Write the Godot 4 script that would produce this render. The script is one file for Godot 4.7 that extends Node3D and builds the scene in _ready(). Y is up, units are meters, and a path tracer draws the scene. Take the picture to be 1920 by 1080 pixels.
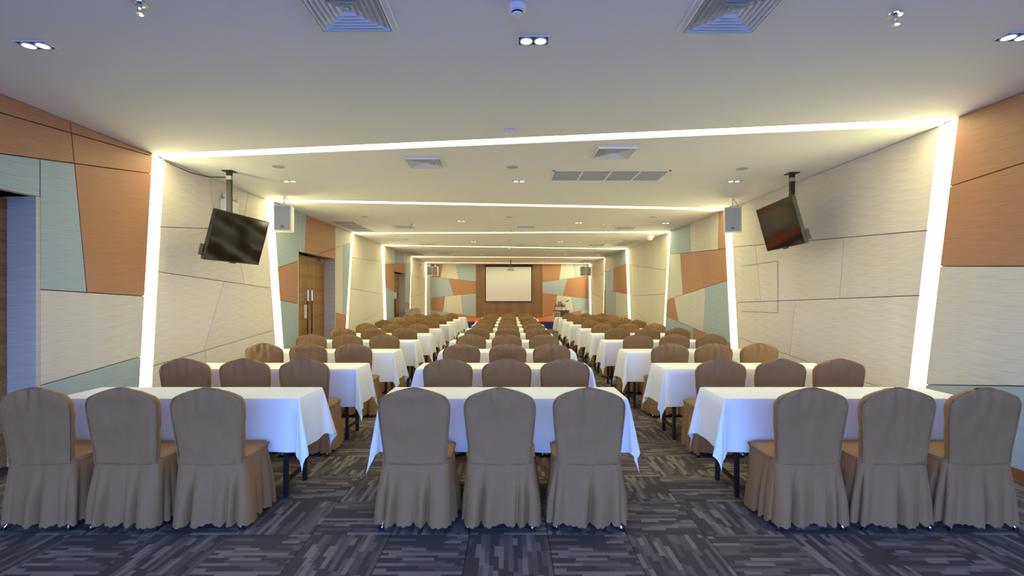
extends Node3D

# ---- photograph frame (1920x1080) and the measured room ----
const F := 913.0
const VX := 955.0
const VY := 554.0
const EYE := 1.521
const W := 4.2          # half width of the hall
const STEP := 0.03      # pale bays stand this much behind the coloured bays
const CEIL := 3.19
const BACK := 26.0
const REAR := -2.6      # window wall behind the viewer (depth counts away from the viewer)

var M := {}
var rng := RandomNumberGenerator.new()
const ORD := ["first", "second", "third", "fourth", "fifth", "sixth", "seventh", "eighth", "ninth", "tenth"]

# ---------------------------------------------------------------- helpers
func mat(c: Color, rough := 0.8, metal := 0.0) -> StandardMaterial3D:
	var m := StandardMaterial3D.new()
	m.albedo_color = c
	m.roughness = rough
	m.metallic = metal
	return m

func glow(c: Color, e: float) -> StandardMaterial3D:
	var m := mat(Color(0.9, 0.9, 0.9), 0.6)
	m.emission_enabled = true
	m.emission = c
	m.emission_energy_multiplier = e
	return m

func rgb(r: int, g: int, b: int) -> Color:
	return Color(r / 255.0, g / 255.0, b / 255.0)

func noise_tex(freq: float, lo: float, hi: float, sd: int, oct := 4) -> ImageTexture:
	var n := FastNoiseLite.new()
	n.seed = sd
	n.noise_type = FastNoiseLite.TYPE_SIMPLEX_SMOOTH
	n.frequency = freq
	n.fractal_octaves = oct
	var src := n.get_seamless_image(256, 256)
	var img := Image.create(256, 256, true, Image.FORMAT_RGB8)
	for y in 256:
		for x in 256:
			var v: float = lerpf(lo, hi, src.get_pixel(x, y).r)
			img.set_pixel(x, y, Color(v, v, v))
	img.generate_mipmaps()
	return ImageTexture.create_from_image(img)

func grained(c: Color, tex: Texture2D, sc: Vector3, rough := 0.55) -> StandardMaterial3D:
	var m := mat(c, rough)
	m.albedo_texture = tex
	m.uv1_triplanar = true
	m.uv1_world_triplanar = true
	m.uv1_scale = sc
	return m

func face(st: SurfaceTool, p: Array, n: Vector3) -> void:
	# convex polygon, turned so that its front looks along n
	var cr: Vector3 = (p[1] - p[0]).cross(p[2] - p[0])
	for i in range(1, p.size() - 1):
		var t := [p[0], p[i], p[i + 1]] if cr.dot(n) < 0.0 else [p[0], p[i + 1], p[i]]
		for v in t:
			st.set_normal(n)
			st.add_vertex(v)

func begin() -> SurfaceTool:
	var st := SurfaceTool.new()
	st.begin(Mesh.PRIMITIVE_TRIANGLES)
	return st

func box(st: SurfaceTool, c: Vector3, s: Vector3, b := Basis.IDENTITY) -> void:
	var h := s / 2.0
	for ax in 3:
		for sg in [-1.0, 1.0]:
			var n := Vector3.ZERO
			n[ax] = sg
			var u := Vector3.ZERO
			var v := Vector3.ZERO
			u[(ax + 1) % 3] = h[(ax + 1) % 3]
			v[(ax + 2) % 3] = h[(ax + 2) % 3]
			var o := n * h[ax]
			face(st, [c + b * (o - u - v), c + b * (o + u - v), c + b * (o + u + v), c + b * (o - u + v)], b * n)

func bevel_box(st: SurfaceTool, c: Vector3, s: Vector3, r: float) -> void:
	# box with chamfered edges
	var h := s / 2.0
	for ax in 3:
		for sg in [-1.0, 1.0]:
			var n := Vector3.ZERO
			n[ax] = sg
			var a1 := (ax + 1) % 3
			var a2 := (ax + 2) % 3
			var q := []
			for k in [[-1, -1], [1, -1], [1, 1], [-1, 1]]:
				var p := n * h[ax]
				p[a1] = k[0] * (h[a1] - r)
				p[a2] = k[1] * (h[a2] - r)
				q.append(c + p)
			face(st, q, n)
	for ax in 3:
		var a1 := (ax + 1) % 3
		var a2 := (ax + 2) % 3
		for s1 in [-1.0, 1.0]:
			for s2 in [-1.0, 1.0]:
				var n := Vector3.ZERO
				n[a1] = s1
				n[a2] = s2
				var q := []
				for k in [[-1, 0], [1, 0], [1, 1], [-1, 1]]:
					var p := Vector3.ZERO
					p[ax] = k[0] * (h[ax] - r)
					p[a1] = s1 * (h[a1] - (r if k[1] == 1 else 0.0))
					p[a2] = s2 * (h[a2] - (0.0 if k[1] == 1 else r))
					q.append(c + p)
				face(st, q, n.normalized())
	for s0 in [-1.0, 1.0]:
		for s1 in [-1.0, 1.0]:
			for s2 in [-1.0, 1.0]:
				var sv := Vector3(s0, s1, s2)
				face(st, [c + sv * (h - Vector3(0, r, r)), c + sv * (h - Vector3(r, 0, r)), c + sv * (h - Vector3(r, r, 0))], sv.normalized())

func tube(st: SurfaceTool, pts: Array, r: float, seg := 8, closed := false) -> void:
	var rings := []
	var n := pts.size()
	for i in n:
		var a: Vector3 = pts[(i - 1 + n) % n] if (i > 0 or closed) else pts[0]
		var b: Vector3 = pts[(i + 1) % n] if (i < n - 1 or closed) else pts[n - 1]
		var t := (b - a).normalized()
		var up := Vector3.UP if absf(t.y) < 0.9 else Vector3.RIGHT
		var u := t.cross(up).normalized()
		var v := t.cross(u).normalized()
		var ring := []
		for k in seg:
			var an := TAU * k / seg
			ring.append([pts[i] + (u * cos(an) + v * sin(an)) * r, u * cos(an) + v * sin(an)])
		rings.append(ring)
	for i in (n if closed else n - 1):
		var A: Array = rings[i]
		var B: Array = rings[(i + 1) % n]
		for k in seg:
			var k2 := (k + 1) % seg
			for q in [[A[k], B[k], B[k2]], [A[k], B[k2], A[k2]]]:
				var cr: Vector3 = (q[1][0] - q[0][0]).cross(q[2][0] - q[0][0])
				var o := [0, 1, 2] if cr.dot(q[0][1] + q[1][1] + q[2][1]) < 0.0 else [0, 2, 1]
				for j in o:
					st.set_normal(q[j][1])
					st.add_vertex(q[j][0])
	if not closed:
		for e in [0, n - 1]:
			var c: Vector3 = pts[e]
			var o: Vector3 = (pts[1] - pts[0]).normalized() * -1.0 if e == 0 else (pts[n - 1] - pts[n - 2]).normalized()
			var poly := []
			for k in seg:
				poly.append(rings[e][k][0])
			face(st, poly, o)

func lathe(st: SurfaceTool, c: Vector3, prof: Array, seg := 20, b := Basis.IDENTITY) -> void:
	# prof: [radius, y] pairs turned about the y axis of b
	for i in prof.size() - 1:
		var r0: float = prof[i][0]
		var y0: float = prof[i][1]
		var r1: float = prof[i + 1][0]
		var y1: float = prof[i + 1][1]
		var sl := Vector2(y1 - y0, r0 - r1).normalized()
		for k in seg:
			var a0 := TAU * k / seg
			var a1 := TAU * (k + 1) / seg
			var am := (a0 + a1) / 2.0
			var nn := Vector3(cos(am) * sl.x, sl.y, sin(am) * sl.x)
			var p := [Vector3(cos(a0) * r0, y0, sin(a0) * r0), Vector3(cos(a1) * r0, y0, sin(a1) * r0), Vector3(cos(a1) * r1, y1, sin(a1) * r1), Vector3(cos(a0) * r1, y1, sin(a0) * r1)]
			var q := []
			for v in p:
				var w: Vector3 = c + b * v
				if q.is_empty() or (w - q[-1]).length() > 1e-6:
					q.append(w)
			if q.size() > 2 and (q[0] - q[-1]).length() < 1e-6:
				q.pop_back()
			if q.size() > 2:
				face(st, q, (b * nn).normalized())

func obj(called: String, st: SurfaceTool, m: Material, parent: Node = self) -> MeshInstance3D:
	var o := MeshInstance3D.new()
	o.name = called
	o.mesh = st.commit()
	o.material_override = m
	parent.add_child(o, true)
	return o

func inst(called: String, mesh: Mesh, m: Material, parent: Node) -> MeshInstance3D:
	var o := MeshInstance3D.new()
	o.name = called
	o.mesh = mesh
	o.material_override = m
	parent.add_child(o, true)
	return o

var used := {}
func numbered(n: String) -> String:
	if not used.has(n):
		used[n] = 0
		return n
	used[n] += 1
	return "%s_%03d" % [n, used[n]]

func tag(o: Node, label: String, category: String, group := "") -> Node:
	o.set_meta("label", label)
	o.set_meta("category", category)
	if group != "":
		o.set_meta("group", group)
	return o

func thing(called: String, label: String, category: String, at := Vector3.ZERO, turn := 0.0, group := "") -> Node3D:
	var o := Node3D.new()
	o.name = numbered(called)
	add_child(o)
	o.position = at
	o.rotation.y = turn
	tag(o, label, category, group)
	return o

func structure(called: String) -> Node3D:
	var o := Node3D.new()
	o.name = called
	add_child(o)
	o.set_meta("kind", "structure")
	return o

func side_name(x: float) -> String:
	if absf(x) < 0.6:
		return "hall centre line"
	var w := "door" if x < 0.0 else "doorless"
	return (w + "-wall side") if absf(x) > 2.4 else (w + " half")

func row_near(d: float) -> int:
	return clampi(int(round((d - 3.9) / 1.46)), 0, 9)

func spot_words(d: float, x: float) -> String:
	if d < 3.4:
		return "over the open floor, " + side_name(x)
	if d > 18.6:
		return ("close to the stage wall, " if d > 21.5 else "past the first table row, ") + side_name(x)
	return "above the " + ORD[9 - row_near(d)] + " table row from the stage, " + side_name(x)

# ---------------------------------------------------------------- wall maths, in (depth, height)
func wl(x: float, y: float) -> Vector2:          # photo pixel on the door-side wall
	var d := W * F / (VX - x)
	return Vector2(d, EYE + (VY - y) * d / F)

func wr(x: float, y: float) -> Vector2:          # photo pixel on the doorless wall
	var d := W * F / (x - VX)
	return Vector2(d, EYE + (VY - y) * d / F)

func wb(x: float, y: float) -> Vector2:          # photo pixel on the stage wall: (x, height)
	return Vector2((x - VX) * BACK / F, EYE + (VY - y) * BACK / F)

func on_ceiling(x: float, y: float) -> Vector2:  # (x, depth)
	var d := (CEIL - EYE) * F / (VY - y)
	return Vector2((x - VX) * d / F, d)

func half(poly: PackedVector2Array, a: Vector2, b: Vector2, sgn: float) -> PackedVector2Array:
	var out := PackedVector2Array()
	var dir := (b - a).normalized()
	for i in poly.size():
		var p := poly[i]
		var q := poly[(i + 1) % poly.size()]
		var sp := dir.cross(p - a) * sgn
		var sq := dir.cross(q - a) * sgn
		if sp >= 0.0:
			out.append(p)
		if (sp > 0.0 and sq < 0.0) or (sp < 0.0 and sq > 0.0):
			out.append(p.lerp(q, sp / (sp - sq)))
	return out

func mid(poly: PackedVector2Array) -> Vector2:
	var c := Vector2.ZERO
	for p in poly:
		c += p
	return c / maxf(1.0, poly.size())

func split(poly: PackedVector2Array, a: Vector2, b: Vector2, by_y: bool) -> Array:
	# two halves, first the upper one (by_y) or the one with the smaller x
	var p := half(poly, a, b, 1.0)
	var q := half(poly, a, b, -1.0)
	if p.size() < 3 or q.size() < 3:
		return [poly, PackedVector2Array()] if (p.size() >= 3 or q.size() >= 3) else [p, q]
	if by_y:
		return [p, q] if mid(p).y > mid(q).y else [q, p]
	return [p, q] if mid(p).x < mid(q).x else [q, p]

func shrink(poly: PackedVector2Array, g: float) -> PackedVector2Array:
	var out := poly
	var c := mid(poly)
	for i in poly.size():
		var a := poly[i]
		var b := poly[(i + 1) % poly.size()]
		if (b - a).length() < 1e-4:
			continue
		var n := (b - a).orthogonal().normalized()
		if n.dot(c - a) < 0.0:
			n = -n
		var s := 1.0 if (b - a).cross(c - a) > 0.0 else -1.0
		out = half(out, a + n * g, b + n * g, s)
		if out.size() < 3:
			return out
	return out

# place: Callable (u, h, inset) -> Vector3
func panel(parent: Node, poly: PackedVector2Array, key: String, place: Callable, nrm: Vector3, gap := 0.004) -> void:
	var q := shrink(poly, gap)
	if q.size() < 3:
		return
	var ar := 0.0
	for i in q.size():
		ar += q[i].cross(q[(i + 1) % q.size()])
	if absf(ar) < 0.004:
		return
	var st := begin()
	var q2 := shrink(q, 0.002)
	if q2.size() != q.size():
		q2 = q
	var f := []
	for p in q2:
		f.append(place.call(p.x, p.y, 0.0))
	face(st, f, nrm)
	var c := mid(q)
	for i in q.size():
		var j := (i + 1) % q.size()
		var a: Vector3 = place.call(q[i].x, q[i].y, 0.002)
		var b: Vector3 = place.call(q[j].x, q[j].y, 0.002)
		var a2: Vector3 = place.call(q[i].x, q[i].y, 0.02)
		var b2: Vector3 = place.call(q[j].x, q[j].y, 0.02)
		var e := (q[j] - q[i]).orthogonal().normalized()
		if e.dot(c - q[i]) > 0.0:
			e = -e
		var n3: Vector3 = place.call(e.x, e.y, 0.0) - place.call(0.0, 0.0, 0.0)
		n3 = n3.normalized()
		face(st, [a, b, b2, a2], n3)
		face(st, [f[i], f[j], b, a], (n3 + nrm).normalized())
	obj("panel", st, M[key], parent)

# rows: [ [ [v seams], [colour keys] ], ... ] between the level seams
func bands(parent: Node, poly: PackedVector2Array, seams: Array, rows: Array, place: Callable, nrm: Vector3) -> void:
	var rest := poly
	for i in rows.size():
		var band := rest
		if i < seams.size():
			var two := split(rest, seams[i][0], seams[i][1], true)
			band = two[0]
			rest = two[1]
		var vs: Array = rows[i][0]
		var cols: Array = rows[i][1]
		var tail := band
		for k in cols.size():
			var cell := tail
			if k < vs.size():
				var two := split(tail, vs[k][0], vs[k][1], false)
				cell = two[0]
				tail = two[1]
			if cell.size() >= 3:
				panel(parent, cell, cols[k], place, nrm)

# ---------------------------------------------------------------- LED frames
var strips := {-1: [], 1: []}     # per side: [depth at ceiling, depth at floor]
const HALF := 0.115

func strip_line(p: Vector2, q: Vector2) -> Array:
	var k := (p.x - q.x) / (p.y - q.y)
	return [p.x + k * (CEIL - p.y), q.x - k * q.y]

func bay_x(bay: int) -> float:     # odd bays are the pale ones
	return W + (STEP if bay % 2 == 1 else 0.0)

func bay_poly(side: int, bay: int) -> PackedVector2Array:
	var s: Array = strips[side]
	var n0: float = REAR if bay == 0 else s[bay - 1][0] + HALF
	var n1: float = REAR if bay == 0 else s[bay - 1][1] + HALF
	var f0: float = BACK if bay == 6 else s[bay][0] - HALF
	var f1: float = BACK if bay == 6 else s[bay][1] - HALF
	return PackedVector2Array([Vector2(n1, 0.0), Vector2(f1, 0.0), Vector2(f0, CEIL), Vector2(n0, CEIL)])

func led_frame(i: int) -> void:
	var where := ["over the last two table rows from the stage, next to the screens hung on poles", "running behind the two hung wall screens and small loudspeakers", "third light frame counted from the window wall", "fourth light frame counted from the window wall", "second light frame counted from the stage wall", "light frame closest to the stage wall"]
	var t := thing("led_light_frame", ["slanted white light frame crossing hall before the pole-hung screens", "slanted white light frame just past the pole-hung screens by the loudspeakers", "white light frame, third counted from the window wall", "white light frame, third counted from the stage wall", "white light frame, second counted from the stage wall", "white light frame closest to the stage wall"][i], "light strip", Vector3.ZERO, 0.0, "light frames around the hall")
	for side in [-1, 1]:
		var s: Array = strips[side][i]
		var xn := bay_x(i)
		var xf := bay_x(i + 1)
		var st := begin()
		var inw := 0.012
		var c := [Vector3(side * (xn + inw), 0.0, -(s[1] - HALF)), Vector3(side * (xf + inw), 0.0, -(s[1] + HALF)), Vector3(side * (xf + inw), CEIL, -(s[0] + HALF)), Vector3(side * (xn + inw), CEIL, -(s[0] - HALF))]
		var n: Vector3 = (c[1] - c[0]).cross(c[3] - c[0]).normalized()
		if n.x * side > 0.0:
			n = -n
		face(st, c, n)
		var bk := []
		for p in c:
			bk.append(p - n * 0.01)
		face(st, bk, -n)
		for k in 4:
			var k2 := (k + 1) % 4
			var mm: Vector3 = (c[k] + c[k2]) / 2.0 - (c[0] + c[2]) / 2.0
			face(st, [c[k], c[k2], bk[k2], bk[k]], mm.normalized())
		obj("wall_strip", st, M.led, t)
		var yv: Vector3 = ((c[3] + c[2]) - (c[0] + c[1])).normalized()
		var L := AreaLight3D.new()
		L.name = "strip_light"
		t.add_child(L, true)
		L.area_size = Vector2(HALF * 1.9, 3.0)
		L.area_normalize_energy = false
		L.light_color = M.warm
		L.light_energy = M.strip_energy
		L.shadow_enabled = true
		L.area_range = 40.0
		var zb := -n
		var xb := yv.cross(zb).normalized()
		var yb := zb.cross(xb).normalized()
		L.transform = Transform3D(Basis(xb, yb, zb), (c[0] + c[1] + c[2] + c[3]) / 4.0 + n * 0.02)
	# across the ceiling
	var a: float = strips[-1][i][0]
	var b: float = strips[1][i][0]
	var st2 := begin()
	var y := CEIL + 0.012
	var hw := 0.1
	var x0 := -bay_x(1)
	var q := [Vector3(x0, y, -(a - hw)), Vector3(-x0, y, -(b - hw)), Vector3(-x0, y, -(b + hw)), Vector3(x0, y, -(a + hw))]
	var up := []
	for p in q:
		up.append(p + Vector3(0, 0.01, 0))
	face(st2, q, Vector3.DOWN)
	face(st2, up, Vector3.UP)
	for k in 4:
		var k2 := (k + 1) % 4
		face(st2, [q[k], q[k2], up[k2], up[k]], ((q[k] + q[k2]) / 2.0 - (q[0] + q[2]) / 2.0).normalized())
	obj("ceiling_strip", st2, M.led, t)
	var C := AreaLight3D.new()
	C.name = "strip_light"
	t.add_child(C, true)
	C.area_size = Vector2(8.2, hw * 1.9)
	C.area_normalize_energy = false
	C.light_color = M.warm
	C.light_energy = M.strip_energy
	C.shadow_enabled = true
	C.area_range = 40.0
	var xd := (Vector3(-x0, 0, -b) - Vector3(x0, 0, -a)).normalized()
	var zd := Vector3.UP
	C.transform = Transform3D(Basis(xd, zd.cross(xd).normalized(), zd), Vector3(0, CEIL - 0.004, -(a + b) / 2.0))

# ---------------------------------------------------------------- walls
func build_walls() -> void:
	for side in [-1, 1]:
		var wn := structure("wall_left" if side < 0 else "wall_right")
		var doors := []
		if side < 0:
			doors = [[2.25, 4.36], [wl(558.5, 470).x, wl(629, 485).x], [wl(738.5, 510).x, wl(760, 515).x]]
		# core behind the panels
		var st := begin()
		var edges := [REAR - 0.2]
		for dd in doors:
			edges.append(dd[0])
			edges.append(dd[1])
		edges.append(BACK + 0.2)
		for k in edges.size() - 1:
			var isdoor := k % 2 == 1
			var y0 := DOOR_H if isdoor else 0.0
			box(st, Vector3(side * (W + STEP + 0.02 + 0.15), (y0 + CEIL + 0.3) / 2.0, -(edges[k] + edges[k + 1]) / 2.0), Vector3(0.3, CEIL + 0.3 - y0, edges[k + 1] - edges[k]))
		obj("wall_core", st, M.core, wn)
		var nrm := Vector3(-side, 0, 0)
		for bay in 7:
			var X := bay_x(bay)
			var place := func(u: float, h: float, inset: float) -> Vector3: return Vector3(side * (X + inset), h, -u)
			var poly := bay_poly(side, bay)
			if side < 0:
				match bay:
					0:
						var two := split(poly, wl(0, 287.8), wl(286.7, 326), true)
						bands(wn, two[0], [[wl(0, 211), wl(291, 294.4)]], [
							[[[wl(131, 220), wl(134.4, 252)]], ["orange", "orange"]],
							[[[wl(134.4, 252), wl(139.5, 306.7)]], ["orange", "orange"]]], place, nrm)
						var v := split(two[1], Vector2(4.36, 0), Vector2(4.36, 1), false)
						var over := split(v[0], Vector2(0, DOOR_H), Vector2(1, DOOR_H), true)
						panel(wn, over[0], "sage", place, nrm)
						var beside := split(over[1], Vector2(2.25, 0), Vector2(2.25, 1), false)
						panel(wn, beside[0], "cream", place, nrm)
						bands(wn, v[1], [[wl(61.7, 542), wl(275, 555.7)], [wl(86.7, 720), wl(268.3, 667.3)]], [
							[[[wl(145, 360), wl(163, 548)]], ["sage", "orange"]], [[], ["cream"]], [[], ["sage"]]], place, nrm)
					1:
						bands(wn, poly, [[wl(302, 425.3), wl(391.5, 428.5)], [wl(298, 509), wl(509, 540)], [wl(290, 687), wl(515, 619.7)]], [
							[[[wl(395.5, 330), wl(403.4, 389.5)], [wl(469, 361), wl(462, 403)]], ["beige", "beige2", "beige"]],
							[[[wl(452, 480), wl(462, 533)]], ["beige2", "beige"]],
							[[[wl(424, 529), wl(385.6, 657)]], ["beige", "beige2"]],
							[[[wl(389.6, 657), wl(389.6, 720)], [wl(476.4, 630), wl(476.4, 700)]], ["beige2", "beige", "beige2"]]], place, nrm)
					2:
						var da: float = doors[1][0]
						var db: float = doors[1][1]
						var v := split(poly, Vector2(da, 0), Vector2(da, 1), false)
						bands(wn, v[0], [[wl(523.3, 501.5), wl(557.6, 490)], [wl(527, 563), wl(557, 569)]], [[[], ["sage"]], [[], ["orange"]], [[], ["sage"]]], place, nrm)
						var v2 := split(v[1], Vector2(db, 0), Vector2(db, 1), false)
						var over := split(v2[0], Vector2(0, DOOR_H), Vector2(1, DOOR_H), true)
						bands(wn, over[0], [[wl(594.6, 476.8), wl(660.7, 454.3)]], [[[[wl(575, 402), wl(571.3, 470.6)]], ["sage", "orange"]], [[], ["orange"]]], place, nrm)
						bands(wn, v2[1], [[wl(594.6, 476.8), wl(660.7, 454.3)], [wl(629.6, 586.5), wl(651, 591.7)]], [[[], ["cream"]], [[[wl(642.6, 466), wl(643.4, 590)]], ["cream", "sage"]], [[], ["orange"]]], place, nrm)
					3:
						bands(wn, poly, [[wl(660, 483), wl(717.5, 490.7)], [wl(657.6, 541), wl(718.3, 551)], [wl(660, 616), wl(720, 581.8)]], [
							[[[wl(679, 447.6), wl(681, 484.6)]], ["beige", "beige2"]], [[[wl(700, 489), wl(697, 547)]], ["beige2", "beige"]],
							[[[wl(678.7, 544), wl(681.4, 603)]], ["beige", "beige2"]], [[], ["beige"]]], place, nrm)
					4:
						var da: float = doors[2][0]
						var db: float = doors[2][1]
						var top := split(poly, wl(723.6, 495), wl(772, 493.7), true)
						bands(wn, top[0], [], [[[[wl(740.4, 462), wl(740, 495)], [wl(757, 470), wl(757, 495)]], ["cream", "sage", "cream"]]], place, nrm)
						var v := split(top[1], Vector2(da, 0), Vector2(da, 1), false)
						bands(wn, v[0], [[wl(724.5, 537.7), wl(738, 547)]], [[[], ["orange"]], [[], ["sage"]]], place, nrm)
						var v2 := split(v[1], Vector2(db, 0), Vector2(db, 1), false)
						var over := split(v2[0], Vector2(0, DOOR_H), Vector2(1, DOOR_H), true)
						panel(wn, over[0], "orange", place, nrm)
						bands(wn, v2[1], [[wl(759.7, 565.6), wl(768, 570)]], [[[], ["sage"]], [[], ["orange"]]], place, nrm)
					5:
						bands(wn, poly, [[wl(772, 514.5), wl(797.6, 525)], [wl(770.3, 557), wl(797.6, 551.5)]], [[[], ["beige"]], [[], ["beige2"]], [[], ["beige"]]], place, nrm)
					6:
						panel(wn, poly, "cream", place, nrm)
			else:
				match bay:
					0:
						bands(wn, poly, [[wr(1778, 350.6), wr(1920, 305)], [wr(1759, 499.4), wr(1920, 499.4)], [wr(1731, 721.4), wr(1920, 724)]], [[[], ["orange"]], [[], ["orange"]], [[], ["cream"]], [[], ["sage"]]], place, nrm)
					1:
						bands(wn, poly, [[wr(1374, 463), wr(1735, 432)], [wr(1381, 567), wr(1721, 554)], [wr(1383, 633.4), wr(1624, 719)]], [
							[[[wr(1492, 341), wr(1482, 453)]], ["beige", "beige2"]],
							[[[wr(1577.6, 446), wr(1569.7, 559)], [wr(1413, 460.7), wr(1423.4, 565)]], ["beige2", "beige", "beige2"]],
							[[[wr(1487, 563.5), wr(1477, 665)]], ["beige", "beige2"]], [[], ["beige"]]], place, nrm)
					2:
						bands(wn, poly, [[wr(1254, 477.4), wr(1357.5, 466.6)], [wr(1249.3, 562.8), wr(1361, 526.5)], [wr(1248.3, 592.8), wr(1324, 625)]], [
							[[[wr(1347.3, 400), wr(1345.4, 467)], [wr(1293.6, 421), wr(1295, 473.4)]], ["orange", "cream", "sage"]],
							[[[wr(1275, 475.5), wr(1280, 552.5)]], ["orange", "cream"]],
							[[[wr(1322.6, 539), wr(1319, 621)], [wr(1264, 558), wr(1271.6, 601.4)]], ["sage", "cream", "orange"]],
							[[[wr(1299, 615.6), wr(1300, 650)]], ["orange", "sage"]]], place, nrm)
					3:
						bands(wn, poly, [[wr(1180, 497), wr(1246.7, 506.7)], [wr(1183, 554.7), wr(1246.7, 551)], [wr(1185, 581), wr(1214, 604)]], [
							[[[wr(1225, 451), wr(1222.8, 503)]], ["beige", "beige2"]], [[], ["beige"]],
							[[[wr(1219, 552.5), wr(1215, 597.5)]], ["beige2", "beige"]], [[], ["beige2"]]], place, nrm)
					4:
						bands(wn, poly, [[wr(1132.5, 512), wr(1171.7, 495)], [wr(1132, 543), wr(1174, 551)], [wr(1153, 593), wr(1175, 593)]], [
							[[[wr(1151, 478), wr(1151, 503)], [wr(1137, 470), wr(1137, 510)]], ["sage", "cream", "orange"]],
							[[[wr(1149.7, 505), wr(1149, 547)]], ["orange", "sage"]],
							[[[wr(1155, 548), wr(1155, 593)], [wr(1136, 545), wr(1136, 593)]], ["cream", "sage", "orange"]], [[], ["cream"]]], place, nrm)
					5:
						bands(wn, poly, [[wr(1107.5, 523), wr(1132, 513)], [wr(1109.7, 549), wr(1130, 560)]], [[[], ["beige"]], [[], ["beige2"]], [[], ["beige"]]], place, nrm)
					6:
						panel(wn, poly, "cream", place, nrm)
		# skirting
		var bb := structure("baseboard_left" if side < 0 else "baseboard_right")
		var s2 := begin()
		for k in edges.size() - 1:
			if k % 2 == 0:
				box(s2, Vector3(side * (W - 0.005), 0.045, -(edges[k] + edges[k + 1]) / 2.0), Vector3(0.014, 0.09, edges[k + 1] - edges[k]))
		obj("skirting", s2, M.skirt_wood, bb)
		for k in doors.size():
			build_door(k + 1, doors[k][0], doors[k][1])
	# access hatch lines in the doorless wall
	var h0 := wr(1455, 489.4)
	var h1 := wr(1455, 586.7)
	var h2 := wr(1389, 583.4)
	var h3 := wr(1389, 499)
	var hatch := thing("access_hatch", "thin outlined access hatch in the pale panelled doorless wall", "hatch")
	var hs := begin()
	for e in [[h0, h1], [h1, h2], [h0, h3]]:
		tube(hs, [Vector3(W + STEP - 0.0028, e[0].y, -e[0].x), Vector3(W + STEP - 0.0028, e[1].y, -e[1].x)], 0.0025, 6)
	obj("seam", hs, M.core, hatch)
	# stage wall
	var wk := structure("wall_back")
	var st := begin()
	box(st, Vector3(0, CEIL / 2.0 + 0.1, -(BACK + 0.17)), Vector3(2.0 * W + 1.0, CEIL + 0.4, 0.3))
	obj("wall_core", st, M.core, wk)
	var pb := func(u: float, h: float, inset: float) -> Vector3: return Vector3(u, h, -(BACK + inset))
	var nb := Vector3(0, 0, 1)
	var xl := wb(892.3, 0).x
	var xr := wb(1016.9, 0).x
	var rect := func(a: float, b: float) -> PackedVector2Array: return PackedVector2Array([Vector2(a, 0), Vector2(b, 0), Vector2(b, CEIL), Vector2(a, CEIL)])
	bands(wk, rect.call(-W - STEP, xl), [[wb(804.4, 517.8), wb(892.1, 527.8)], [wb(804.4, 559), wb(892.1, 549.7)], [wb(804.4, 580.6), wb(892.1, 593.8)]], [
		[[[wb(829.7, 497), wb(826, 518.5)], [wb(855, 497), wb(859.7, 525)]], ["orange", "cream", "sage"]],
		[[[wb(841, 522.5), wb(851.3, 553.9)]], ["sage", "orange"]],
		[[[wb(834.4, 556.7), wb(830.3, 583.5)], [wb(864.4, 553.5), wb(868, 590)]], ["orange", "cream", "sage"]],
		[[[wb(853, 585), wb(856, 602)]], ["sage", "orange"]]], pb, nb)
	bands(wk, rect.call(xr, W + STEP), [[wb(1017.2, 528.7), wb(1100.6, 518)], [wb(1017.2, 549.7), wb(1100.6, 560)], [wb(1017.2, 595), wb(1100.6, 580.6)]], [
		[[[wb(1052, 497), wb(1048.5, 524.5)], [wb(1074.8, 497), wb(1079.4, 520)]], ["orange", "cream", "sage"]],
		[[[wb(1064, 522.5), wb(1055.6, 553)]], ["sage", "orange"]],
		[[[wb(1044, 554.4), wb(1041.6, 590)], [wb(1071.6, 556), wb(1075.3, 583.5)]], ["orange", "cream", "sage"]],
		[[[wb(1050, 590), wb(1051, 605)], [wb(1090, 582), wb(1090, 605)]], ["sage", "orange", "cream"]]], pb, nb)
	bands(wk, rect.call(xl, xr), [[wb(891, 518), wb(908, 518)], [wb(899, 555.9), wb(1009, 547.4)], [wb(904, 579.3), wb(1009, 584.7)]], [
		[[[wb(910, 490), wb(910, 518)], [wb(998, 490), wb(998, 518)]], ["wood", "wood", "wood"]],
		[[[wb(905, 520), wb(905, 550)], [wb(1003, 520), wb(1003, 550)]], ["wood", "wood", "wood"]],
		[[[wb(926.5, 568), wb(929, 576)], [wb(976.9, 568), wb(971.3, 582)]], ["wood", "wood", "wood"]], [[], ["wood"]]], pb, nb)

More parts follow.
